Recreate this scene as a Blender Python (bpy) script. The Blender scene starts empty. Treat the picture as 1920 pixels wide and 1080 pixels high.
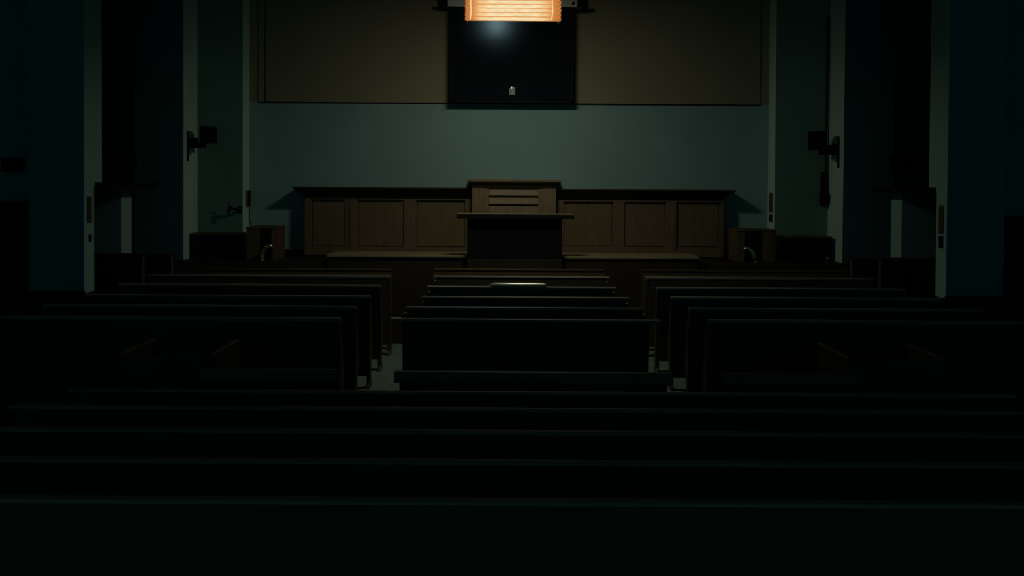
import bpy, bmesh, math, random
from mathutils import Matrix, Vector
random.seed(7)
S = bpy.context.scene
C = S.collection

# ------------------------------------------------------------------ camera
F = 1800.0            # focal length in pixels of the 1920 frame
CX, CY = 952.0, 377.0 # where the lens axis meets the frame (shift lens)
TILT, ROLL, EYE = 0.02, 0.0065, 2.2
RM = Matrix.Rotation(math.pi/2 - TILT, 3, 'X') @ Matrix.Rotation(ROLL, 3, 'Z')
cam = bpy.data.cameras.new('camera')
cam.sensor_width = 36.0; cam.lens = 36.0*F/1920
cam.shift_x = (960-CX)/1920; cam.shift_y = (CY-540)/1920
cam.clip_end = 60
co = bpy.data.objects.new('camera', cam); C.objects.link(co)
co.matrix_world = Matrix.Translation((0, 0, EYE)) @ RM.to_4x4()
S.camera = co

def P(px, py, d):
    """survey: world (x, z) of a spot measured in the photo that stands at distance d"""
    v = RM @ Vector(((px-CX)/F, -(py-CY)/F, -1.0))
    k = d / v.y
    return v.x*k, EYE + v.z*k
def PX(px, py, d): return P(px, py, d)[0]
def PZ(px, py, d): return P(px, py, d)[1]

S.view_settings.view_transform = 'Standard'
S.view_settings.look = 'None'
S.view_settings.exposure = 0
S.view_settings.gamma = 1

# --------------------------------------------------------------- materials
def mat(name, col, rough=0.6, spec=0.5, metal=0.0, var=0.25, scale=6.0, kind='noise', coat=0.0, stretch=(1,1,1), bump=0.0):
    m = bpy.data.materials.new(name); m.use_nodes = True
    nt = m.node_tree; b = nt.nodes['Principled BSDF']
    tc = nt.nodes.new('ShaderNodeTexCoord'); mp = nt.nodes.new('ShaderNodeMapping')
    mp.inputs['Scale'].default_value = stretch
    nt.links.new(tc.outputs['Object'], mp.inputs['Vector'])
    if kind == 'wood':
        t = nt.nodes.new('ShaderNodeTexNoise'); t.inputs['Scale'].default_value = scale
        t.inputs['Detail'].default_value = 8; t.inputs['Distortion'].default_value = 1.2
    else:
        t = nt.nodes.new('ShaderNodeTexNoise'); t.inputs['Scale'].default_value = scale
        t.inputs['Detail'].default_value = 5
    nt.links.new(mp.outputs['Vector'], t.inputs['Vector'])
    r = nt.nodes.new('ShaderNodeValToRGB')
    r.color_ramp.elements[0].position = 0.3; r.color_ramp.elements[1].position = 0.7
    r.color_ramp.elements[0].color = tuple(c*(1-var) for c in col)+(1,)
    r.color_ramp.elements[1].color = tuple(min(1, c*(1+var)) for c in col)+(1,)
    nt.links.new(t.outputs['Fac'], r.inputs['Fac'])
    nt.links.new(r.outputs['Color'], b.inputs['Base Color'])
    b.inputs['Roughness'].default_value = rough
    b.inputs['Specular IOR Level'].default_value = spec
    b.inputs['Metallic'].default_value = metal
    b.inputs['Coat Weight'].default_value = coat
    b.inputs['Coat Roughness'].default_value = 0.15
    if bump:
        bp = nt.nodes.new('ShaderNodeBump'); bp.inputs['Strength'].default_value = bump; bp.inputs['Distance'].default_value = 0.004
        nt.links.new(t.outputs['Fac'], bp.inputs['Height']); nt.links.new(bp.outputs['Normal'], b.inputs['Normal'])
    return m

M = {}
M['teal']   = mat('teal wall paint', (0.225, 0.375, 0.355), 0.8, 0.2, var=0.04, scale=1.5, bump=0.05)
M['teal_d'] = mat('deep teal pillar paint', (0.15, 0.32, 0.30), 0.85, 0.1, var=0.05, scale=2)
M['wing']   = mat('grey green wing paint', (0.135, 0.25, 0.205), 0.85, 0.1, var=0.05, scale=2)
M['jamb']   = mat('lit green jamb paint', (0.50, 0.76, 0.62), 0.8, 0.15, var=0.04, scale=2)  # lamp light on the inner faces is put into this colour
M['jamb2']  = mat('lit green pillar side paint', (0.36, 0.62, 0.50), 0.8, 0.15, var=0.04, scale=2)  # paler tone holds the light on outer pillar and pier sides
M['navy']   = mat('shaded blue front paint', (0.045, 0.135, 0.135), 0.85, 0.1, var=0.06, scale=2)  # shade on stage pillar fronts and bays put into the colour
M['beige']  = mat('beige board paint', (0.245, 0.225, 0.135), 0.85, 0.15, var=0.05, scale=1.2)
M['floor']  = mat('grey green floor sheet', (0.15, 0.225, 0.175), 0.6, 0.3, var=0.2, scale=9)
M['ceil']   = mat('ceiling paint', (0.10, 0.13, 0.12), 0.9, 0.1, var=0.06)
M['wood']   = mat('brown oak', (0.145, 0.105, 0.053), 0.5, 0.25, var=0.16, scale=9, kind='wood', stretch=(3, 3, .35))
M['bay']    = mat('lighter oak', (0.215, 0.155, 0.082), 0.5, 0.25, var=0.16, scale=9, kind='wood', stretch=(3, 3, .35))
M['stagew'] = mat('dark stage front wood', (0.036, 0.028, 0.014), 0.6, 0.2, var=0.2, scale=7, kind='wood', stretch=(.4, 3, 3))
M['oakdk']  = mat('dark oak', (0.11, 0.075, 0.035), 0.45, 0.4, var=0.25, scale=9, kind='wood', stretch=(3, 3, .35))  # darker brown than the panelling oak
M['deck']   = mat('pale stage boards', (0.27, 0.235, 0.125), 0.6, 0.3, var=0.12, scale=6, kind='wood', stretch=(.4, 3, 3))  # pale wood of the stage deck, also on lectern top and pew ends
M['pew']    = mat('dark stained pew wood', (0.055, 0.046, 0.026), 0.42, 0.35, var=0.3, scale=7, kind='wood', stretch=(.3, 3, 3))
M['pewend'] = mat('pew end wood', (0.065, 0.048, 0.024), 0.45, 0.3, var=0.25, scale=7, kind='wood', stretch=(3, 3, .4))
M['rail']   = mat('lit rail wood', (0.20, 0.19, 0.145), 0.48, 0.45, var=0.2, scale=8, kind='wood', stretch=(.3, 3, 3))  # bright lit line of the pew rails put into a paler colour
M['rail_n'] = mat('lit near rail edge', (0.32, 0.175, 0.125), 0.6, 0.25, var=0.2, scale=6, kind='wood', stretch=(.3, 3, 3))  # light catching the foreground rail edges is painted in here
M['rail_b'] = mat('bench rail wood', (0.12, 0.095, 0.068), 0.5, 0.4, var=0.2, scale=6, kind='wood', stretch=(.3, 3, 3))
M['dado']   = mat('near black dado wood', (0.010, 0.008, 0.006), 0.5, 0.25, var=0.3, scale=8, kind='wood', stretch=(3, 3, .4))
M['black']  = mat('matt black', (0.006, 0.006, 0.006), 0.7, 0.15, var=0.2)
M['grey']   = mat('grey housing enamel', (0.75, 0.78, 0.66), 0.55, 0.3, var=0.05)
M['screen'] = mat('dark blue board', (0.0034, 0.0086, 0.0120), 0.7, 0.06, var=0.06, scale=3)
M['paper']  = mat('white card', (0.30, 0.36, 0.33), 0.7, 0.2, var=0.06, scale=20)
M['gloss']  = mat('glossy white roll', (0.88, 0.90, 0.72), 0.36, 0.8, metal=0.8, var=0.05, scale=30)
M['brass']  = mat('polished brass', (0.9, 0.72, 0.34), 0.28, 0.5, metal=1.0, var=0.1)
M['notice'] = mat('brown printed notice', (0.10, 0.075, 0.045), 0.7, 0.2, var=0.7, scale=60)
M['steel']  = mat('dull steel', (0.45, 0.45, 0.42), 0.35, 0.5, metal=1.0, var=0.1)

# glowing bamboo slats: lit from inside, deeper orange towards the ends
def slat_mat():
    m = bpy.data.materials.new('glowing bamboo slats'); m.use_nodes = True
    nt = m.node_tree; b = nt.nodes['Principled BSDF']
    tc = nt.nodes.new('ShaderNodeTexCoord')
    sp = nt.nodes.new('ShaderNodeSeparateXYZ'); nt.links.new(tc.outputs['Object'], sp.inputs[0])
    ab = nt.nodes.new('ShaderNodeMath'); ab.operation = 'ABSOLUTE'; nt.links.new(sp.outputs['X'], ab.inputs[0])
    r = nt.nodes.new('ShaderNodeValToRGB')
    e = r.color_ramp.elements
    e[0].position = 0.25; e[0].color = (1.0, 0.80, 0.46, 1)
    e[1].position = 0.55; e[1].color = (0.50, 0.16, 0.035, 1)
    k = e.new(0.38); k.color = (0.95, 0.60, 0.26, 1)
    k = e.new(0.46); k.color = (0.66, 0.26, 0.07, 1)
    nt.links.new(ab.outputs[0], r.inputs['Fac'])
    mp = nt.nodes.new('ShaderNodeMapping'); mp.inputs['Scale'].default_value = (2.0, 6, 24)
    nt.links.new(tc.outputs['Object'], mp.inputs['Vector'])
    n = nt.nodes.new('ShaderNodeTexNoise'); n.inputs['Scale'].default_value = 5; n.inputs['Detail'].default_value = 4
    nt.links.new(mp.outputs['Vector'], n.inputs['Vector'])
    mr = nt.nodes.new('ShaderNodeMapRange'); mr.inputs['From Min'].default_value = .3; mr.inputs['From Max'].default_value = .7
    mr.inputs['To Min'].default_value = 0.72; mr.inputs['To Max'].default_value = 1.08
    nt.links.new(n.outputs['Fac'], mr.inputs['Value'])
    b.inputs['Base Color'].default_value = (0.35, 0.18, 0.06, 1)
    b.inputs['Roughness'].default_value = 0.6
    nt.links.new(r.outputs['Color'], b.inputs['Emission Color'])
    nt.links.new(mr.outputs['Result'], b.inputs['Emission Strength'])
    return m
M['slat'] = slat_mat()
def glow(name, col, s):
    m = mat(name, col, 0.6, var=0.05); b = m.node_tree.nodes['Principled BSDF']
    b.inputs['Emission Color'].default_value = col+(1,); b.inputs['Emission Strength'].default_value = s
    return m
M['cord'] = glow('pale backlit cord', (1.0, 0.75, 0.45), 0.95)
M['seam'] = glow('dim gap between slats', (0.55, 0.22, 0.06), 0.8)

# ----------------------------------------------------------------- helpers
class MB:
    def __init__(s): s.bm = bmesh.new()
    def box(s, x0, x1, y0, y1, z0, z1):
        v = [s.bm.verts.new(p) for p in ((x0,y0,z0),(x1,y0,z0),(x1,y1,z0),(x0,y1,z0),(x0,y0,z1),(x1,y0,z1),(x1,y1,z1),(x0,y1,z1))]
        for f in ((0,3,2,1),(4,5,6,7),(0,1,5,4),(1,2,6,5),(2,3,7,6),(3,0,4,7)): s.bm.faces.new([v[i] for i in f])
        return s
    def prism(s, prof, x0, x1):
        """profile of (y,z) pairs drawn out along x"""
        a = [s.bm.verts.new((x0, y, z)) for y, z in prof]; b = [s.bm.verts.new((x1, y, z)) for y, z in prof]
        n = len(prof)
        s.bm.faces.new(a); s.bm.faces.new(b[::-1])
        for i in range(n): s.bm.faces.new((a[i], b[i], b[(i+1)%n], a[(i+1)%n]))
        return s
    def rings(s, rings):
        """loft closed rings of points and cap the ends"""
        R = [[s.bm.verts.new(p) for p in r] for r in rings]; n = len(R[0])
        for a, b in zip(R, R[1:]):
            for i in range(n): s.bm.faces.new((a[i], a[(i+1)%n], b[(i+1)%n], b[i]))
        s.bm.faces.new(R[0][::-1]); s.bm.faces.new(R[-1])
        return s
    def tube(s, pts, r, n=10):
        pts = [Vector(p) for p in pts]; rr = []
        for i, p in enumerate(pts):
            t = (pts[min(i+1, len(pts)-1)] - pts[max(i-1, 0)]).normalized()
            u = t.cross(Vector((0.13, 0.31, 0.94))).normalized(); w = t.cross(u)
            k = r[i] if isinstance(r, (list, tuple)) else r
            rr.append([p + (u*math.cos(a) + w*math.sin(a))*k for a in (2*math.pi*j/n for j in range(n))])
        return s.rings(rr)
    def build(s, name, m, parent=None, bev=0.0, smooth=False):
        bmesh.ops.recalc_face_normals(s.bm, faces=s.bm.faces)
        me = bpy.data.meshes.new(name); s.bm.to_mesh(me); s.bm.free()
        me.materials.append(m)
        if smooth:
            for p in me.polygons: p.use_smooth = True
        o = bpy.data.objects.new(name, me); C.objects.link(o)
        if parent: o.parent = parent
        if bev:
            b = o.modifiers.new('bevel', 'BEVEL'); b.width = bev; b.segments = 2; b.limit_method = 'ANGLE'
        return o
def tag(o, label, cat, group=None):
    o['label'] = label; o['category'] = cat
    if group: o['group'] = group
    return o
def thing(name, label, cat, loc=(0,0,0), group=None):
    o = bpy.data.objects.new(name, None); C.objects.link(o); o.location = loc
    o.empty_display_size = .1
    return tag(o, label, cat, group)
def struct(name, mb, m, bev=0.0):
    o = mb.build(name, m, None, bev); o['kind'] = 'structure'; return o
def dup(root, loc, label, group=None):
    r = root.copy(); C.objects.link(r); r.location = loc; r['label'] = label
    if group: r['group'] = group
    for ch in list(root.children):
        c = ch.copy(); C.objects.link(c); c.parent = r
        for g in list(ch.children):
            d = g.copy(); C.objects.link(d); d.parent = c
    return r

def lit_side_paint(o, m):  # paints light onto the side faces with a paler second material
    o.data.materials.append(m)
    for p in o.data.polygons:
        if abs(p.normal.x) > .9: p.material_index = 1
# ------------------------------------------------------------ room shell
CEIL = 6.6
WALL = 13.94
struct('floor', MB().box(-7.2, 7.4, -2.5, 14.2, -0.1, 0), M['floor'])
struct('ceiling', MB().box(-7.2, 7.4, -2.5, 14.2, CEIL, CEIL+.1), M['ceil'])
ZS = PZ(960, 194, WALL)     # where teal paint gives way to beige boards
xl, xr = PX(462, 250, 13.77), PX(1447, 250, 13.77)       # opening in front of the end wall
wl = PX(370, 250, 13.6); wr = PX(1550, 250, 13.6)
struct('wall_front', MB().box(xl-.05, xr+.05, WALL, 14.15, 0, ZS), M['teal'])
struct('wall_front_upper', MB().box(xl-.05, xr+.05, WALL, 14.15, ZS, CEIL), M['beige'])
lit_side_paint(struct('wall_front_left', MB().box(-5.2, xl, 13.6, 14.15, 0, CEIL), M['wing'], .012), M['jamb'])
lit_side_paint(struct('wall_front_right', MB().box(xr, 5.4, 13.6, 14.15, 0, CEIL), M['wing'], .012), M['jamb'])
struct('wall_left', MB().box(-7.2, -7.0, -2.5, 14.15, 0, CEIL), M['teal_d'])
struct('wall_right', MB().box(7.2, 7.4, -2.5, 14.15, 0, CEIL), M['teal_d'])
# pillars beside the stage
p2l = PX(343.5, 250, 13.0); p2r = PX(1582, 250, 13.0)
p2lo = PX(250, 250, 13.0); p2ro = PX(1677, 250, 13.0)
lit_side_paint(struct('wall_left_stage_pillar', MB().box(p2lo, p2l, 13.0, 13.62, 0, CEIL), M['navy'], .01), M['jamb'])
lit_side_paint(struct('wall_right_stage_pillar', MB().box(p2r, p2ro, 13.0, 13.62, 0, CEIL), M['navy'], .01), M['jamb'])
struct('wall_left_bay', MB().box(-7.0, p2lo+.02, 13.25, 13.6, 0, CEIL), M['navy'])
struct('wall_right_bay', MB().box(p2ro-.02, 7.2, 13.25, 13.6, 0, CEIL), M['navy'])
# outer pillars; the upper part is deeper than the shaft below the canopy
p1l = PX(158, 400, 10.6); p1r = PX(1775, 400, 10.6)
p1lo = PX(53, 400, 10.6); p1ro = PX(1884, 400, 10.6)
ZC = 2.17
for nm, a, b in (('wall_left_outer_pillar', p1lo, p1l), ('wall_right_outer_pillar', p1r, p1ro)):
    prof = [(10.6,0),(10.86,0),(10.86,ZC-.05),(11.07,ZC-.05),(11.07,CEIL),(10.6,CEIL)]
    lit_side_paint(struct(nm, MB().prism(prof, a, b), M['teal_d'], .01), M['jamb2'])
struct('wall_left_entry', MB().box(-7.0, p1lo+.01, 10.85, 11.05, 0, CEIL), M['teal_d'])
struct('wall_right_entry', MB().box(p1ro-.01, 7.2, 10.85, 11.05, 0, CEIL), M['teal_d'])
# doors in the side entries (their head trim shows at the edge of the view)
for i, (x0, x1, py) in enumerate(((-6.35, p1lo-.03, 382), (p1ro+.03, 6.6, 411))):
    zt = PZ(25 if i == 0 else 1900, py, 10.8)
    d = struct('door_%d' % (i+1), MB().box(x0, x1, 10.80, 10.85, 0.02, zt-.03), M['dado'], .006)
    MB().box(x0-.05, x1, 10.77, 10.85, zt-.03, zt+.03).build('door_head', M['black'], d, .006)
# near black dado round the foot of the outer pillars and entries
zb = PZ(105, 545, 10.57); zbr = PZ(1830, 556, 10.57)
struct('trim_1', MB().box(-7.0, p1l+.01, 10.57, 10.6, 0, zb).box(p1l, p1l+.015, 10.57, 10.86, 0, zb-.03), M['dado'], .004)
struct('trim_2', MB().box(p1r-.01, 7.2, 10.57, 10.6, 0, zbr).box(p1r-.015, p1r, 10.57, 10.86, 0, zbr-.03), M['dado'], .004)
# dark baseboard strips on the end wall beside the panelling
zbb = PZ(545, 468, 13.9)
struct('baseboard_front', MB().box(xl, PX(575, 470, 13.9), WALL-.04, WALL, 0, zbb).box(PX(1352, 470, 13.9), xr, WALL-.04, WALL, 0, zbb+.02), M['black'], .004)
# entry piers under the canopies
for nm, sx, pf, pz in (('wall_left_entry_pier', -1, 228, 372), ('wall_right_entry_pier', 1, 1690, 376)):
    xf = PX(pf, 420, 12.3)
    o = struct(nm, MB().box(min(xf, sx*6.9), max(xf, sx*6.9), 12.3, 12.64, 0, 2.089), M['teal_d'], .008); lit_side_paint(o, M['jamb2'])
# canopy shelves between outer pillar and pier
for sx, xi, lab in ((-1, p1l, 'dark moulded shelf over the side entry, left of the stage'), (1, p1r, 'dark moulded shelf over the side entry, right of the stage')):
    t = thing('canopy_shelf', lab, 'shelf', (xi, 0, 2.09))
    x0, x1 = (-.5, .03) if sx < 0 else (-.03, .5)
    MB().box(x0, x1, 10.87, 12.66, 0, .05).build('shelf_board', M['dado'], t, .008)
    k = (.05, .02) if sx < 0 else (-.02, -.05)
    MB().box(x0 + (0 if sx < 0 else -.03), x1 + (.03 if sx < 0 else 0), 10.87, 12.70, .05, .075).build('moulding', M['dado'], t, .006)

# ---------------------------------------------------- boards on end wall
yb = WALL - .035
bx0, bx1 = PX(498, 190, yb), PX(1424, 196, yb)
tag(MB().box(bx0, bx1, yb, WALL, PZ(960, 193.5, yb), 5.6).build('wall_panel', M['beige'], None, .004),
    'wide beige board on the end wall behind the black screen', 'panel')
struct('trim_3', MB().box(PX(484, 190, yb+.015), PX(496, 190, yb+.015), yb+.015, WALL, ZS, 5.6), M['beige'], .003)
struct('trim_4', MB().box(bx0-.1, bx1, yb+.005, WALL, ZS-.012, ZS), M['black'])

# dark display board with grey housing
sd = WALL - .28
sx0, sx1 = PX(845.5, 100, sd), PX(1075, 100, sd); szb, szt = PZ(960, 192, sd), PZ(960, 10, sd)
sc = thing('screen', 'black-blue square board hung high on the end wall behind the lamp', 'screen', ((sx0+sx1)/2, sd, szb))
hw = (sx1-sx0)/2
MB().box(-hw+.03, hw-.03, .0, .05, .03, szt-szb+.03).build('board', M['screen'], sc, .004)
MB().box(-hw, -hw+.03, -.002, .06, 0, szt-szb+.03).box(hw-.03, hw, -.002, .06, 0, szt-szb+.03).box(-hw, hw, -.002, .06, 0, .03).build('frame', M['black'], sc, .004)
MB().box(-.25, .25, .05, .243, .1, .9).build('bracket', M['black'], sc)
# sticker on the board
tx0, tz1 = P(955, 163, sd); tx1, tz0 = P(966, 178, sd)
t = thing('tag_card', 'small white card stuck low on the dark board', 'card', ((tx0+tx1)/2, sd-.001, tz0))
w, h = (tx1-tx0)/2, tz1-tz0
MB().prism([(0,0),(-.004,0),(-.004,h*.84),(0,h*.84)], -w, 0).box(0, w, -.004, 0, 0, h).build('card', M['paper'], t)
MB().box(-.004, .012, -.006, -.004, h*.15, h*.28).box(-.004, .01, -.006, -.004, h*.42, h*.5).build('mark', M['grey'], t)
MB().box(-w*.5, -.0, -.008, -.0, h*.8, h*1.0).build('clip', M['steel'], t)
# housing
hd = sd - .06
hx0, hz = P(839.5, 11, hd); hx1 = PX(1082.5, 13, hd)
t = thing('screen_housing', 'pale grey housing box along the top of the dark board', 'housing', ((hx0+hx1)/2, hd, hz))
hw = (hx1-hx0)/2
MB().box(-hw, hw, 0, .055, 0, .26).build('casing', M['grey'], t, .008)
sxx = PX(1075, 5, hd)-(hx0+hx1)/2
MB().tube([(sxx, .0, .045), (sxx, -.02, .045)], .022, 12).build('screw', M['black'], t)
MB().box(-hw+.1, hw-.1, .055, .303, .08, .2).build('bracket', M['grey'], t)
# feet of the wall brackets
for lab, x0, x1, y in (('small black wall bracket beside the housing, left of the lamp', 815, 841, 16), ('small black wall bracket beside the housing, right of the lamp', 1081, 1110, 20)):
    bd = WALL-.16
    a, z = P(x0, y, bd); b = PX(x1, y, bd)
    t = thing('wall_bracket', lab, 'bracket', ((a+b)/2, WALL-.04, z))
    w = (b-a)/2
    MB().box(-w, w, -.14, -.04, -.02, .02).build('foot', M['black'], t, .008)
    MB().box(-w*.55, w*.55, -.04, .005, -.02, .42).build('plate', M['oakdk'], t, .006)
    MB().box(-w*.3, w*.3, -.10, -.04, .02, .40).build('arm', M['black'], t, .006)

# ------------------------------------------------------ slatted lamp
ld = 11.0
lx0, lz = P(872, 38.5, ld); lx1 = PX(1052, 40, ld)
lw = (lx1-lx0)/2
lamp = thing('slatted_lamp', 'glowing lamp with bamboo slat shade hanging at the top', 'lamp', ((lx0+lx1)/2, ld, lz))
pitch = .0478
for i in range(10):
    z0 = i*pitch
    jx = random.uniform(-.002, .002)
    mb = MB().prism([(-.004,z0+.003),(-.010,z0+pitch*.5),(-.004,z0+pitch-.007),(.002,z0+pitch-.007),(.002,z0+.003)], -lw+jx, lw+jx)
    mb.build('slat', M['slat'], lamp)
MB().box(-lw+.01, lw-.01, .003, .008, 0, 10*pitch).build('backing', M['seam'], lamp)
for cx in (883, 1036):
    xx = PX(cx, 20, ld) - (lx0+lx1)/2
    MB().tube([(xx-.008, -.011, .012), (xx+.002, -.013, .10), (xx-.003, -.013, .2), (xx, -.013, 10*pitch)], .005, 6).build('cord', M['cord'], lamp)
for sgn in (-1, 1):
    x0, x1 = sorted((sgn*lw, sgn*(lw-.02)))
    MB().box(x0, x1, .01, .34, .02, 10*pitch).build('side_panel', M['oakdk'], lamp)
MB().box(-lw, lw, -.01, .34, 10*pitch, 10*pitch+.03).build('cap', M['oakdk'], lamp)
MB().tube([(-.35, .1, 10*pitch+.03), (-.35, .1, CEIL-lz)], .008, 6).build('hanging_rod', M['black'], lamp)
MB().tube([(.35, .1, 10*pitch+.03), (.35, .1, CEIL-lz)], .008, 6).build('hanging_rod', M['black'], lamp)

# ------------------------------------------------------------- panelling
def cornice(x0, x1, yf, yb, levels, m, parent, name='cornice'):
    rr = []
    for z, o, ol, orr in levels:
        rr.append([(x0-o*ol, yf-o, z), (x1+o*orr, yf-o, z), (x1+o*orr, yb, z), (x0-o*ol, yb, z)])
    return MB().rings(rr).build(name, m, parent)
wd = 13.7
zbase = PZ(960, 470, wd)
def wainscot(lab, px0, px1, topy, panels, gap, ol, orr, flip):
    x0, x1 = PX(px0, 400, wd), PX(px1, 400, wd); xc = (x0+x1)/2
    zt = PZ((px0+px1)/2, topy, wd)
    t = thing('wainscot_cabinet', lab, 'panelling', (xc, wd, 0))
    h = zt - .17
    MB().box(x0-xc, x1-xc, .035, WALL-wd-.001, 0, h+.04).build('carcass', M['wood'], t)
    edges = [x0-xc]; 
    fr = MB(); zr = PZ((px0+px1)/2, topy+23, wd); zlo = PZ((px0+px1)/2, 463, wd)
    spans = []
    for a, b in panels:
        spans.append((PX(a, 400, wd)-xc, PX(b, 400, wd)-xc))
    fr.box(x0-xc, x1-xc, 0, .04, zr, h).box(x0-xc, x1-xc, 0, .04, 1.14, zlo)
    prev = x0-xc
    for a, b in spans:
        fr.box(prev, a, 0, .04, zlo, zr); prev = b
    fr.box(prev, x1-xc, 0, .04, zlo, zr)
    fr.build('frame', M['wood'], t, .004)
    for a, b in spans:
        MB().box(a+.012, b-.012, .022, .036, zlo+.012, zr-.012).build('panel', M['wood'], t, .006)
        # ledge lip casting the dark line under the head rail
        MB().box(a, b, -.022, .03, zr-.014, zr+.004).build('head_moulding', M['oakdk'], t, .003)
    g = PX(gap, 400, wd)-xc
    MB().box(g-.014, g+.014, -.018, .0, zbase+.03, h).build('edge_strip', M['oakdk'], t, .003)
    cornice(x0-xc, x1-xc, 0, WALL-wd, [(h+.03,.006,ol,orr),(h+.06,.02,ol,orr),(h+.085,.05,ol,orr),(h+.115,.10,ol,orr),(h+.14,.14,ol,orr),(h+.15,.143,ol,orr),(h+.16,.135,ol,orr)], M['stagew'], t)  # dark wood puts the shade under the overhang into the cornice
    return t
wainscot('brown panelled wainscot with three panels, left of the tall louvred bay', 571, 884.3, 350, [(584,648),(671,757),(781,872)], 657, 1, 0, 0)
wainscot('brown panelled wainscot with three panels, right of the tall louvred bay', 1044, 1357, 354, [(1057,1149),(1171,1247),(1270,1349)], 1266, 0, 1, 1)
# tall louvred bay in the middle
bd = 13.52
x0, x1 = PX(885, 370, bd), PX(1043, 370, bd); xc = (x0+x1)/2
zt = PZ(964, 336.5, bd)
t = thing('louvred_bay', 'tall oak bay with louvres and a cornice, behind the black lectern', 'panelling', (xc, bd, zbase+.015))
a, b = PX(917, 370, bd)-xc, PX(1009, 370, bd)-xc
Z0 = zbase+.015; h = zt-.11-Z0
MB().box(x0-xc, x1-xc, .03, WALL-bd, 0, h).build('carcass', M['bay'], t)
MB().box(x0-xc, a-.06, -.005, .03, 0, h).build('pilaster', M['bay'], t, .006)
MB().box(b+.06, x1-xc, -.005, .03, 0, h).build('pilaster', M['bay'], t, .006)
MB().box(a-.06, a, .0, .03, 0, h-.0).box(b, b+.06, .0, .03, 0, h).box(a, b, .0, .03, PZ(960, 353, bd)-Z0, h).build('frame', M['bay'], t, .004)
for y0, y1 in ((353.5, 367), (368, 383), (384, 408)):
    za, zb_ = PZ(960, y0, bd)-Z0, PZ(960, y1, bd)-Z0
    MB().prism([(.022, za-.012), (.0, zb_+.016), (-.014, zb_+.01), (-.014, zb_), (.028, zb_), (.028, za-.012)], a, b).build('louvre', M['bay'], t, .003)
cornice(x0-xc, x1-xc, -.005, WALL-bd, [(h-.01,.006,1,1),(h+.02,.016,1,1),(h+.04,.04,1,1),(h+.065,.062,1,1),(h+.082,.066,1,1)], M['stagew'], t)  # underside shade painted in with the dark wood
cornice(x0-xc, x1-xc, -.005, WALL-bd, [(h+.082,.068,1,1),(h+.105,.068,1,1),(h+.112,.06,1,1)], M['bay'], t, 'cap')  # paler slab carries the lit top line

# ------------------------------------------------------ stage platforms
pf = 12.95
zp = PZ(640, 478, pf)
x0, x1 = PX(611.5, 478, pf), PX(1312, 482, pf)
t = thing('stage_platform', 'long low brown stage platform under the black lectern', 'stage', ((x0+x1)/2, pf, 0))
w = (x1-x0)/2
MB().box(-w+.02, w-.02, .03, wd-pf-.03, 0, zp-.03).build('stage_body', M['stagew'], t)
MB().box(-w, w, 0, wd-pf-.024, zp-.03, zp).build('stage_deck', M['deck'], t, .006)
lf = 12.80
lbx0, lbz = P(875.5, 485.5, lf); lbx1 = PX(1053.5, 485.5, lf)
xm = (x0+x1)/2
tag(MB().box(lbx0, lbx1, lf-.005, pf-.001, 0, lbz).build('lectern_plinth', M['stagew'], None, .004), 'dark brown block under the black lectern, against the stage front', 'plinth')
# lectern
lzt = PZ(960, 400.5, lf-.1); xa, xb = PX(857, 403, lf-.1), PX(1077, 403, lf-.1)
xc = (lbx0+lbx1)/2
t = thing('lectern', 'wide black lectern with an overhanging top on the stage edge', 'lectern', (xc, lf, lbz))
lh = lzt-lbz; w = (lbx1-lbx0)/2
MB().box(-w, w, 0, .11, 0, lh-.07).build('body', M['black'], t, .006)
MB().box(xa-xc, xb-xc, -.10, .11, lh-.07, lh-.012).build('desk_top', M['black'], t, .004)
MB().box(xa-xc+.004, xb-xc-.004, -.098, .11, lh-.012, lh).build('lit_desk_top', M['deck'], t, .003)  # thin pale layer paints the lit line along the black desk
# side platforms with their front walls
spl = []
for lab, pa, pb, py, inner in (('low dark side platform wall, left of the stage', 322, 601, 490.5, x0), ('low dark side platform wall, right of the stage', 1330, 1594, 494.5, x1)):
    sf = 12.76
    z = PZ((pa+pb)/2, py, sf); a, b = PX(pa, py, sf), PX(pb, py, sf)
    t = thing('side_platform', lab, 'platform', ((a+b)/2, sf, 0))
    w = (b-a)/2
    MB().box(-w, w, 0, .06, 0, z).build('front_wall', M['stagew'], t, .006)
    ya = .06
    cut = (a+b)/2
    # deck keeps clear of the stage body and of the stage pillar
    da = max(a, p2l+.005) if a < 0 else x1+.02
    db = x0-.02 if a < 0 else min(b, p2r-.005)
    MB().box(da-cut, db-cut, .06, 13.6-sf-.003, 0, z).build('deck', M['dado'], t)
    spl.append(z)

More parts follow.
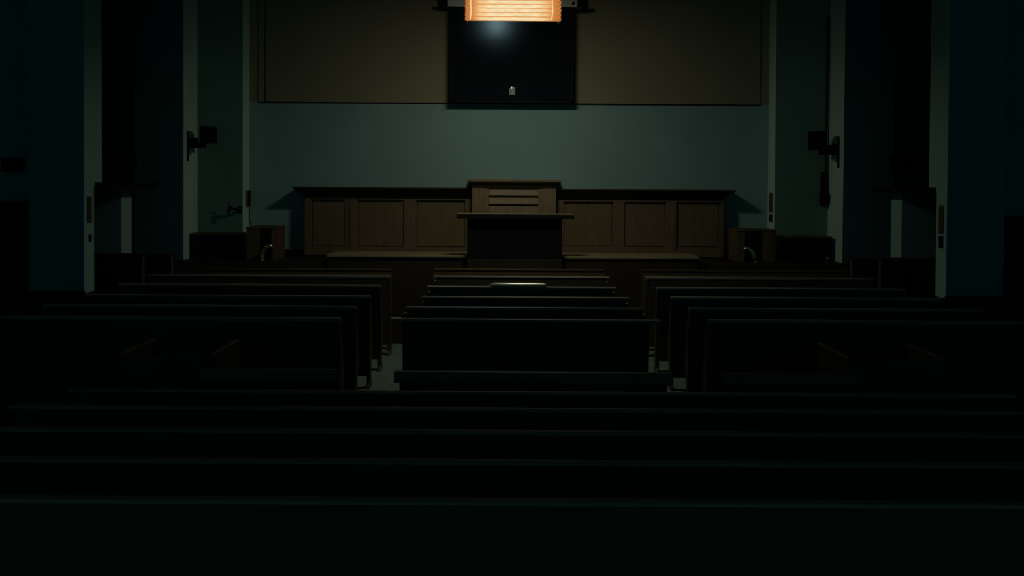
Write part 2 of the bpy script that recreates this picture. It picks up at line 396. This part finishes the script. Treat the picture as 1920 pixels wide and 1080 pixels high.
# --------------------------------- stalls with brass rails beside stage
def stall(lab, xs, y0, y1, zb_, zt, gate):
    t = thing('choir_stall', lab, 'stall', ((xs[0]+xs[1])/2, y0, zb_))
    w = (xs[1]-xs[0])/2; h = zt-zb_; d = y1-y0
    if not gate:
        MB().box(-w, w, 0, .03, 0, h-.02).build('front_panel', M['dado'], t)
        MB().box(-w, w, d-.03, d, 0, h-.02).build('back_panel', M['dado'], t)
        MB().box(-w, -w+.03, .03, d-.03, 0, h-.02).build('side_panel', M['oakdk'], t)
        MB().box(w-.03, w, .03, d-.03, 0, h-.02).build('side_panel', M['oakdk'], t)
        MB().box(-w-.01, w+.01, -.012, .04, h-.02, h).box(-w-.01, w+.01, d-.04, d, h-.02, h).box(-w-.01, -w+.04, .04, d-.04, h-.02, h).box(w-.04, w+.01, .04, d-.04, h-.02, h).build('cap_rail', M['oakdk'], t, .004)
    else:
        l, r = gate
        MB().box(-w, -w+l, 0, .05, 0, h-.025).build('post', M['oakdk'], t, .004)
        MB().box(w-r, w, 0, .05, 0, h-.025).build('post', M['oakdk'], t, .004)
        MB().box(-w, -w+.025, .05, d, 0, h-.025).build('side_panel', M['oakdk'], t)
        MB().box(w-.025, w, .05, d, 0, h-.025).build('side_panel', M['oakdk'], t)
        MB().box(-w+.025, w-.025, d-.03, d, 0, h-.03).build('back_panel', M['dado'], t)
        MB().box(-w-.008, -w+l+.008, -.01, .06, h-.025, h).box(w-r-.008, w+.008, -.01, .06, h-.025, h).box(-w-.008, -w+.035, .06, d, h-.025, h).box(w-.035, w+.008, .06, d, h-.025, h).box(-w+.035, w-.035, d-.05, d, h-.025, h).build('cap_rail', M['oakdk'], t, .004)
    return t
zl, zr_ = spl
yA = 12.98; yS = 13.24
stall('dark boxed stall with a flat rim, left of the stage beside the pillar', (PX(358.5, 438, yS), PX(457.5, 438, yS)), yS, 13.57, zl, PZ(410, 437.5, yS), None)
stall('narrow oak stall with a brass rail, left of the stage', (PX(462, 425, yA+.05), PX(519, 425, yA+.05)), yA+.05, 13.5, zl, PZ(490, 425.5, yA+.05), (.17, .075))
stall('dark boxed stall with a flat rim, right of the stage beside the pillar', (PX(1462, 444, yS), PX(1559, 444, yS)), yS, 13.57, zr_, PZ(1510, 443.5, yS), None)
stall('narrow oak stall with a brass rail, right of the stage', (PX(1381, 430, yA+.05), PX(1455, 430, yA+.05)), yA+.05, 13.5, zr_, PZ(1420, 430.5, yA+.05), (.12, .17))
for lab, pts in (('curved brass handrail in front of the left narrow stall', [(491.5, 494), (491.5, 484), (492.5, 476), (495, 469), (499, 464.5), (505, 462)]), ('curved brass handrail in front of the right narrow stall', [(1417, 500), (1416, 491), (1414, 481), (1411, 474), (1406, 469), (1400, 467)])):
    yy = 12.90
    pp = [P(a, b, yy) for a, b in pts]
    zfoot = zl if pts[0][0] < 900 else zr_
    ox = pp[0][0]
    q = [(0, 0, 0)] + [(x-ox, (.004*i), z-zfoot) for i, (x, z) in enumerate(pp) if z > zfoot+.02] 
    q.append((q[-1][0]+(.04 if ox < 0 else -.04), q[-1][1]+.01, q[-1][2]-.02))
    t = thing('brass_handrail', lab, 'handrail', (ox, yy, zfoot+.008))
    MB().tube(q, .032, 12).build('rail', M['brass'], t, 0, True)
    MB().tube([(0, 0, 0), (0, 0, .012)], .035, 14).build('base_plate', M['brass'], t)
# steel latch on right stall
kx, kz = P(1551, 485, yS-.02)
t = thing('door_latch', 'tiny steel knob on the right boxed stall', 'knob', (kx, yS-.001, kz))
MB().tube([(0, 0, 0), (0, -.02, 0), (0, -.035, .0)], [.012, .012, .02], 12).build('knob', M['steel'], t, 0, True)

# --------------------------------------------- dark screens at the sides
def side_screen(lab, pa, pb, py, d):
    a, b = PX(pa, py, d), PX(pb, py, d); z = PZ((pa+pb)/2, py, d)
    t = thing('side_screen', lab, 'screen', ((a+b)/2, d, 0)); w = abs(b-a)/2
    MB().box(-w, w, 0, .04, 0, z-.025).build('panel', M['dado'], t, .004)
    MB().box(-w-.01, w+.01, -.01, .05, z-.025, z).build('cap', M['pew'], t, .004)
    e = w if (a+b) < 0 else -w
    MB().box(min(e, e-.03*(1 if e > 0 else -1)), max(e, e-.03*(1 if e > 0 else -1)), -.008, 0, 0, z-.03).build('edge_strip', M['rail'], t, .003)
side_screen('dark wooden screen against the left entry pier, nearer of two', 150, 271, 475, 12.24)
side_screen('dark wooden screen left of the side platform, farther of two', 263, 325, 475.5, 12.66)
side_screen('dark wooden screen against the right entry pier, nearer of two', 1648, 1775, 483.5, 12.24)
side_screen('dark wooden screen right of the side platform, farther of two', 1594, 1658, 483, 12.66)

# ----------------------------------------------------------- speakers
def arm_speaker(lab, bx, by, ax, px_, plate, side):
    # box hung by an arm from a plate on the pillar's inner face
    xw = p2l if side < 0 else p2r
    yy = 13.0
    dd = 13.18
    x0, zt = P(bx[0], by[0], dd); x1, zb_ = P(bx[1], by[1], dd)
    zp0, zp1 = PZ(px_, plate[1], dd), PZ(px_, plate[0], dd)
    s = 1 if side < 0 else -1
    t = thing('wall_speaker', lab, 'speaker', (xw, dd, zp0))
    MB().box(min(0, s*.012), max(0, s*.012), -.035, .035, 0, zp1-zp0).build('wall_plate', M['black'], t, .003)
    za = PZ(px_, by[1], dd)-zp0
    near, far = (x0-xw, x1-xw) if side < 0 else (x1-xw, x0-xw)
    MB().box(min(s*.01, near+s*.05), max(s*.01, near+s*.05), -.045, .045, za-.07, za+.0).box(min(s*.01, near*.65), max(s*.01, near*.65), -.04, .04, za-.03, za+.07).build('arm', M['black'], t, .006)
    bmx0, bmx1 = min(near, far), max(near, far)
    c = MB().box(bmx0, bmx1, -.12, .10, za, za+(zt-zb_)).build('cabinet', M['black'], t, .008)
    MB().box(bmx0+.012, bmx1-.012, -.126, -.12, za+.012, za+(zt-zb_)-.012).build('grille', M['dado'], c)
arm_speaker('small black speaker on an arm, left of the stage', (379, 404), (237, 268), 370, 362, (248, 302), -1)
arm_speaker('small black speaker on an arm, right of the stage', (1519, 1543), (246, 281), 1550, 1560, (258, 315), 1)
def flat_speaker(lab, px0, px1, y0, y1, d, wall, split=False):
    a, zt = P(px0, y0, d); b, zb_ = P(px1, y1, d)
    t = thing('wall_speaker', lab, 'speaker', ((a+b)/2, d, zb_)); w = (b-a)/2
    MB().box(-w, w, 0, wall-d-.02, 0, zt-zb_).build('cabinet', M['black'], t, .008)
    MB().box(-w+.015, w-.015, -.006, 0, .015, zt-zb_-.015).build('grille', M['dado'], t)
    MB().box(-.05, .05, wall-d-.02, wall-d+.001, .02, .12).build('bracket', M['black'], t)
flat_speaker('black box speaker high on the wall of the left bay, above the shelf', 205, 258, 286, 319, 13.0, 13.25)
flat_speaker('black box speaker high on the wall of the right bay, above the shelf', 1668, 1718, 290, 326, 13.0-.02, 13.0)
flat_speaker('black box speaker above the door at the far left edge', 2, 31, 296, 322, 10.65, 10.85)

# ------------------------------------- notices, switches, cords on jambs
def on_face(name, lab, cat, m, xface, side, pxc, y0, y1, d, wid):
    z1, z0 = PZ(pxc, y0, d), PZ(pxc, y1, d)
    s = 1 if side < 0 else -1
    t = thing(name, lab, cat, (xface, d, z0))
    MB().box(min(0, s*.008), max(0, s*.008), -wid/2, wid/2, 0, z1-z0).build('plate', m, t, .002)
    return t, z1-z0, s
t, h, s = on_face('wall_notice', 'narrow brown notice on the left outer pillar', 'notice', M['notice'], p1l, -1, 166, 368, 418, 10.72, .12)
t, h, s = on_face('light_switch', 'dark switch below the notice on the left outer pillar', 'switch', M['black'], p1l, -1, 166, 440, 453, 10.74, .07)
MB().box(.008, .014, -.012, .012, h*.35, h*.65).build('rocker', M['dado'], t)
t, h, s = on_face('wall_notice', 'narrow brown notice on the right outer pillar', 'notice', M['notice'], p1r, 1, 1764, 385, 438, 10.72, .12)
t, h, s = on_face('light_switch', 'dark switch below the notice on the right outer pillar', 'switch', M['black'], p1r, 1, 1762, 442, 465, 10.72, .1)
MB().box(-.014, -.008, -.012, .012, h*.35, h*.65).build('rocker', M['dado'], t)
t, h, s = on_face('wall_notice', 'brown notice beside the stage opening, left jamb', 'notice', M['notice'], xl, -1, 462, 357, 388, 13.80, .16)
t, h, s = on_face('wall_notice', 'brown patchy notice beside the stage opening, right jamb', 'notice', M['notice'], xr, 1, 1443, 361, 398, 13.76, .17)
t, h, s = on_face('light_switch', 'dark switch under the notice on the right jamb', 'switch', M['black'], xr, 1, 1443, 402, 416, 13.76, .16)
MB().box(-.014, -.008, -.02, .02, h*.35, h*.65).build('rocker', M['dado'], t)
# hanging handset with cord at left jamb
hx, hz1 = P(467, 357, 13.85); hz0 = PZ(467, 386, 13.85)
t = thing('wall_handset', 'slim black handset with cord hanging by the left jamb', 'handset', (xl+.008, 13.86, hz0))
MB().box(-.008, .02, -.045, .045, 0, hz1-hz0).build('body', M['black'], t, .006)
q = [(.02, -.02, .0), (.022, -.02, -.1), (.012, -.02, -.16), (.035, -.02, -.25), (.045, -.02, -.33)]
MB().tube(q, .007, 6).build('cord', M['black'], t)
# reading lamp on wing wall, left
ax, az = P(450, 393, 13.6); bx_, bz = P(430, 387.5, 13.45)
t = thing('reading_lamp', 'small dark swing-arm lamp on the wall above the left stall', 'lamp', (ax, 13.6, az))
MB().box(-.03, .03, -.012, .004, -.05, .05).build('wall_plate', M['black'], t, .003)
MB().tube([(0, -.012, 0), (0, -.08, 0), (-.06, -.12, .012), (bx_-ax, -.15, bz-az)], .018, 8).build('arm', M['black'], t)
MB().tube([(bx_-ax, -.15, bz-az+.01), (bx_-ax-.005, -.15, bz-az-.05), (bx_-ax-.01, -.15, bz-az-.10)], [.018, .022, .014], 10).build('head', M['black'], t)
kx, kz = P(428, 380, 13.45)
MB().tube([(kx-ax-.02, -.15, kz-az), (kx-ax+.02, -.15, kz-az+.004)], .014, 8).build('knob', M['steel'], t)
MB().tube([(kx-ax, -.15, kz-az), (bx_-ax, -.15, bz-az+.01)], .006, 6).build('stem', M['black'], t)
# dark bell box and pipe on wing wall, right
x, z1 = P(1545, 322, 13.52); z0 = PZ(1545, 386, 13.52)
t = thing('wall_telephone', 'slim dark wall box with bulging foot beside the right stage pillar', 'telephone', (x, 13.6, z0))
hh = z1-z0
MB().rings([[(-.02*k+ .0, -.06*k, z), (.05, -.06*k, z), (.05, 0, z), (-.02*k, 0, z)] for z, k in ((0, 1.0), (.06, 1.9), (.16, 2.0), (.22, 1.0), (hh, .8))]).build('body', M['black'], t)
MB().tube([(.045, -.03, hh), (.045, -.03, hh+2.2)], .012, 6).build('pipe', M['black'], t)

# --------------------------------------------------------------- pews
def make_pew(x0, x1, H, lab, group, y, z=0.0, over=(0.0, 0.0), ends=(1, 1), low=(0, 0), railh=.03, rm='rail', legs=2, name='pew', pm='pew'):
    """x0..x1 top rail span; over = how far each rail end oversails the body; low ends stop at the arm"""
    xc = (x0+x1)/2; hw = (x1-x0)/2
    t = thing(name, lab, 'pew', (xc, y, z), group)
    a, b = -hw+over[0], hw-over[1]
    T = H-railh
    MB().prism([(-.045,.13),(-.02,.13),(-.02,T+.002),(-.05,T+.002)], a+.035, b-.035).build('backrest', M[pm], t, .004)
    MB().prism([(-.058,T),(-.058,H-.010),(-.052,H-.002),(-.04,H),(-.015,H),(.0,H-.006),(.0,T)], -hw, hw).build('top_rail', M[rm], t, .003)
    MB().box(a+.12, b-.12, .05, .34, .415, .445).build('seat', M[pm], t, .008)
    for e, x, lo in ((ends[0], a, low[0]), (ends[1], b-.035, low[1])):
        if not e: continue
        prof = [(-.10,0),(.14,0),(.135,.02),(.095,.06),(.075,.14),(.075,.28),(.12,.36),(.15,.46),(.135,.56),(.09,.66),(.085,.74),(.06,.84),(.01,.92*T),(-.005,T-.05*lo),(-.06+.002*lo,T-.05*lo),(-.045,.7),(-.03,.4),(-.035,.14),(-.05,.06),(-.09,.02)]
        MB().prism(prof, x, x+.035).build('end_panel', M['pewend'], t, .004)
        if lo:
            MB().box(x-.004, x+.039, .035, .075, T-.12, T-.05).build('lit_end_tab', M['deck'], t, .004)  # pale block paints a lit tab at the pew end
    n = legs
    for i in range(n):
        xx = a + (b-a)*(i+1)/(n+1)
        MB().prism([(.0,0),(.07,0),(.065,.33),(.25,.39),(.33,.415),(.06,.415),(.03,.5),(.0,.42)], xx-.015, xx+.015).build('leg', M[pm], t)
    return t

ords = ['first', 'second', 'third', 'fourth', 'fifth']
rowd = [12.13, 11.14, 10.19, 9.23, 8.37]
cen = [(812,1142,516.8),(801,1155,536.5),(789,1180,556),(762,1206,575.5),(733,1239,598)]
lef = [(732,516.4,-4.52),(714.5,534.4,-4.5),(694,554.6,-4.48),(667.5,573.9,-4.46),(638.5,596.1,-4.44)]
rig = [(1210.5,518.3,4.62),(1231.5,538.3,4.62),(1258,556.4,4.6),(1291.5,576.8,4.58),(1326.5,598.9,4.55)]
for i, d in enumerate(rowd):
    a, z1 = P(cen[i][0], cen[i][2], d-.05); b, z2 = P(cen[i][1], cen[i][2]+1.5, d-.04)
    ov = (.005, .005, .005, -.03, .10)[i]
    make_pew(a, b, (z1+z2)/2, 'short dark pew in the middle block, %s row back from the stage' % ords[i], 'pews of the middle block', d, over=(ov, ov), legs=1, low=(0, 0) if i == 4 else (1, 1), railh=.022)
    x, z = P(lef[i][0], lef[i][1], d-.04)
    make_pew(lef[i][2], x, z, 'long dark pew in the left block, %s row back from the stage' % ords[i], 'pews of the left block', d)
    x, z = P(rig[i][0], rig[i][1], d-.04)
    make_pew(x, rig[i][2], z, 'long dark pew in the right block, %s row back from the stage' % ords[i], 'pews of the right block', d)
# low front screens just before the first pews
fd = 12.52
for lab, pa, pb, py in (('low brown wooden front screen ahead of the middle pews', 813, 1135, 504.5), ('low brown wooden front screen ahead of the left pews', 335, 735.5, 503.5), ('low brown wooden front screen ahead of the right pews', 1204, 1585, 506.8)):
    a, b = PX(pa, py, fd), PX(pb, py, fd); z = PZ((pa+pb)/2, py, fd)
    t = thing('front_screen', lab, 'screen', ((a+b)/2, fd, 0), 'front screens'); w = (b-a)/2
    MB().box(-w, w, 0, .03, .06, z-.02).build('panel', M['oakdk'], t)
    MB().box(-w, w, -.012, .042, z-.02, z).build('cap', M['oakdk'], t, .004)
    for e in (-w, w-.06): MB().box(e, e+.06, -.05, .08, 0, .06).build('foot', M['oakdk'], t)

# short benches of the cross aisle row and full width rows near the camera
d6 = 6.4
for lab, pa, pb, pya, pyb in (('low short bench in the left of the cross aisle, behind the open box', 376, 629, 691, 694.5), ('low wide bench across the middle of the cross aisle', 739, 1261, 696.5, 700), ('low short bench in the right of the cross aisle, behind the open box', 1358, 1619, 701, 703)):
    a, z1 = P(pa, pya, d6-.05); b, z2 = P(pb, pyb, d6-.05)
    make_pew(a, b, (z1+z2)/2, lab, 'cross aisle benches', d6, over=(.035, .035), railh=.075, legs=1, rm='rail_b')
near = [5.78, 5.16, 4.54, 3.92, 3.30]
nearpy = [(735.5), (766.5), (809), (865.5), (939.5)]
nl = ['farthest', 'second farthest', 'middle one', 'second nearest', 'nearest']
steps = MB()
for i, d in enumerate(near):
    z = PZ(955, nearpy[i], d-.05)
    base = max(0.0, round(z-.98, 3))
    a, b = -2.62 - .04*i, 3.05 + .06*i
    make_pew(a, b, z-base, 'full-width black pew in the foreground, %s of five' % nl[i], 'full-width pews', d, z=base, legs=3, railh=.016, rm='rail_n')
    if base > 0:
        steps.box(-3.4, 3.6, d-.25 if i < 4 else -2.4, d+.52, 0.0005*i, base)
struct('floor_steps', steps, M['floor'])

# open-topped boxes in the cross aisle
def open_box(lab, x0, x1, y0, y1, z):
    t = thing('open_box', lab, 'box', ((x0+x1)/2, y0, 0)); w = (x1-x0)/2; d = y1-y0
    MB().box(-w, w, 0, .03, 0, z-.015).build('front_panel', M['pew'], t, .003)
    MB().box(-w, w, d-.03, d, 0, z-.015).build('back_panel', M['pew'], t, .003)
    MB().box(-w, -w+.03, .03, d-.03, 0, z-.015).build('side_panel', M['pew'], t, .003)
    MB().box(w-.03, w, .03, d-.03, 0, z-.015).build('side_panel', M['pew'], t, .003)
    MB().box(-w+.03, w-.03, .03, d-.03, .1, .13).build('bottom', M['pew'], t)
    MB().box(-w-.004, -w+.034, 0, d, z-.015, z).build('rim', M['oakdk'], t, .004)
    MB().box(w-.034, w+.004, 0, d, z-.015, z).build('rim', M['oakdk'], t, .004)
yb0, yb1 = 7.1, 7.8
zz = (PZ(400, 663, yb0)+PZ(452, 637.5, yb1))/2
open_box('open-topped wooden box in the left of the cross aisle', PX(218, 662, yb0), PX(400, 663, yb0), yb0, yb1, zz)
zz = (PZ(1590, 669, yb0)+PZ(1529, 644, yb1))/2
open_box('open-topped wooden box in the right of the cross aisle', PX(1590, 669, yb0), PX(1775, 672, yb0), yb0, yb1, zz)

# rolled white sheet lying along a pew rail, small pale piece added as a glint on another
d = rowd[1]-.035
x0, z0 = P(913, 535.3, d); x1 = PX(1024, 536, d)
zr = PZ(970, 536.5, d)
z_top = [o for o in bpy.data.objects if o.get('label') == 'short dark pew in the middle block, second row back from the stage'][0]
rail_top = max((v.co.z for v in [c for c in z_top.children if c.name.startswith('top_rail')][0].data.vertices))
L = x1-x0; rr = []
for k, (u, s, dy) in enumerate(((0, .18, .0), (.03, .35, .004), (.09, .8, .006), (.13, 1, 0), (.5, .96, .003), (.8, 1, -.002), (.96, .95, 0), (.985, .9, .001), (1, .75, 0))):
    ring = []
    for j in range(16):
        an = 2*math.pi*j/16
        ring.append((u*L-L/2, dy+.027*s*math.cos(an)*(1.1), .022*s*(1+math.sin(an)) if u > .1 else .002+.018*s*(1+math.sin(an))))
    rr.append(ring)
o = MB().rings(rr).build('paper_roll', M['gloss'], None, 0, True)
o.location = (x0+L/2, d-.002, rail_top-.0005)
tag(o, 'long white rolled sheet lying along a pew rail before the lectern', 'roll')
d = rowd[4]-.04
x0 = PX(734, 598, d); x1 = PX(752, 598, d)
t5 = [o for o in bpy.data.objects if o.get('label') == 'short dark pew in the middle block, fifth row back from the stage'][0]
rt = max((v.co.z for v in [c for c in t5.children if c.name.startswith('top_rail')][0].data.vertices))
o = MB().prism([(-.03, 0), (-.02, .006), (0, .012), (.02, .006), (.03, 0)], x0, x1).build('rail_glint', M['gloss'], None)  # bright sliver shaped as a highlight on the rail end
o.location = (0, d, rt-.0005)
tag(o, 'tiny pale glint modelled on the left end of the fifth middle pew rail', 'paper')

# ------------------------------------------------------------- lighting
def area(name, loc, target, sx, sy, power, col):
    l = bpy.data.lights.new(name, 'AREA'); l.shape = 'RECTANGLE'; l.size = sx; l.size_y = sy
    l.energy = power; l.color = col
    o = bpy.data.objects.new(name, l); C.objects.link(o); o.location = loc
    o.rotation_euler = (Vector(target)-Vector(loc)).to_track_quat('-Z', 'Y').to_euler()
    return o
lc = Vector((lamp.location.x, ld+.16, lz+.06))
area('lamp_light', lc, lc+Vector((0, .35, -.93)), .7, .2, 21, (1.0, .96, .78))
pl = bpy.data.lights.new('board_highlight_fill', 'SPOT'); pl.energy = 21; pl.color = (1.0, 1.0, .92); pl.shadow_soft_size = .05  # unseen spot added to make the highlight on the dark board
pl.spot_size = math.radians(152); pl.spot_blend = .9
po = bpy.data.objects.new('board_highlight_fill', pl); C.objects.link(po)
xx, zz = P(930, 38, sd-.21); po.location = (xx, sd-.21, zz)
po.rotation_euler = Vector((0, 1, 0)).to_track_quat('-Z', 'Y').to_euler()

w = bpy.data.worlds.new('dim hall'); S.world = w; w.use_nodes = True
w.node_tree.nodes['Background'].inputs['Color'].default_value = (.09, .56, .66, 1)
w.node_tree.nodes['Background'].inputs['Strength'].default_value = .12
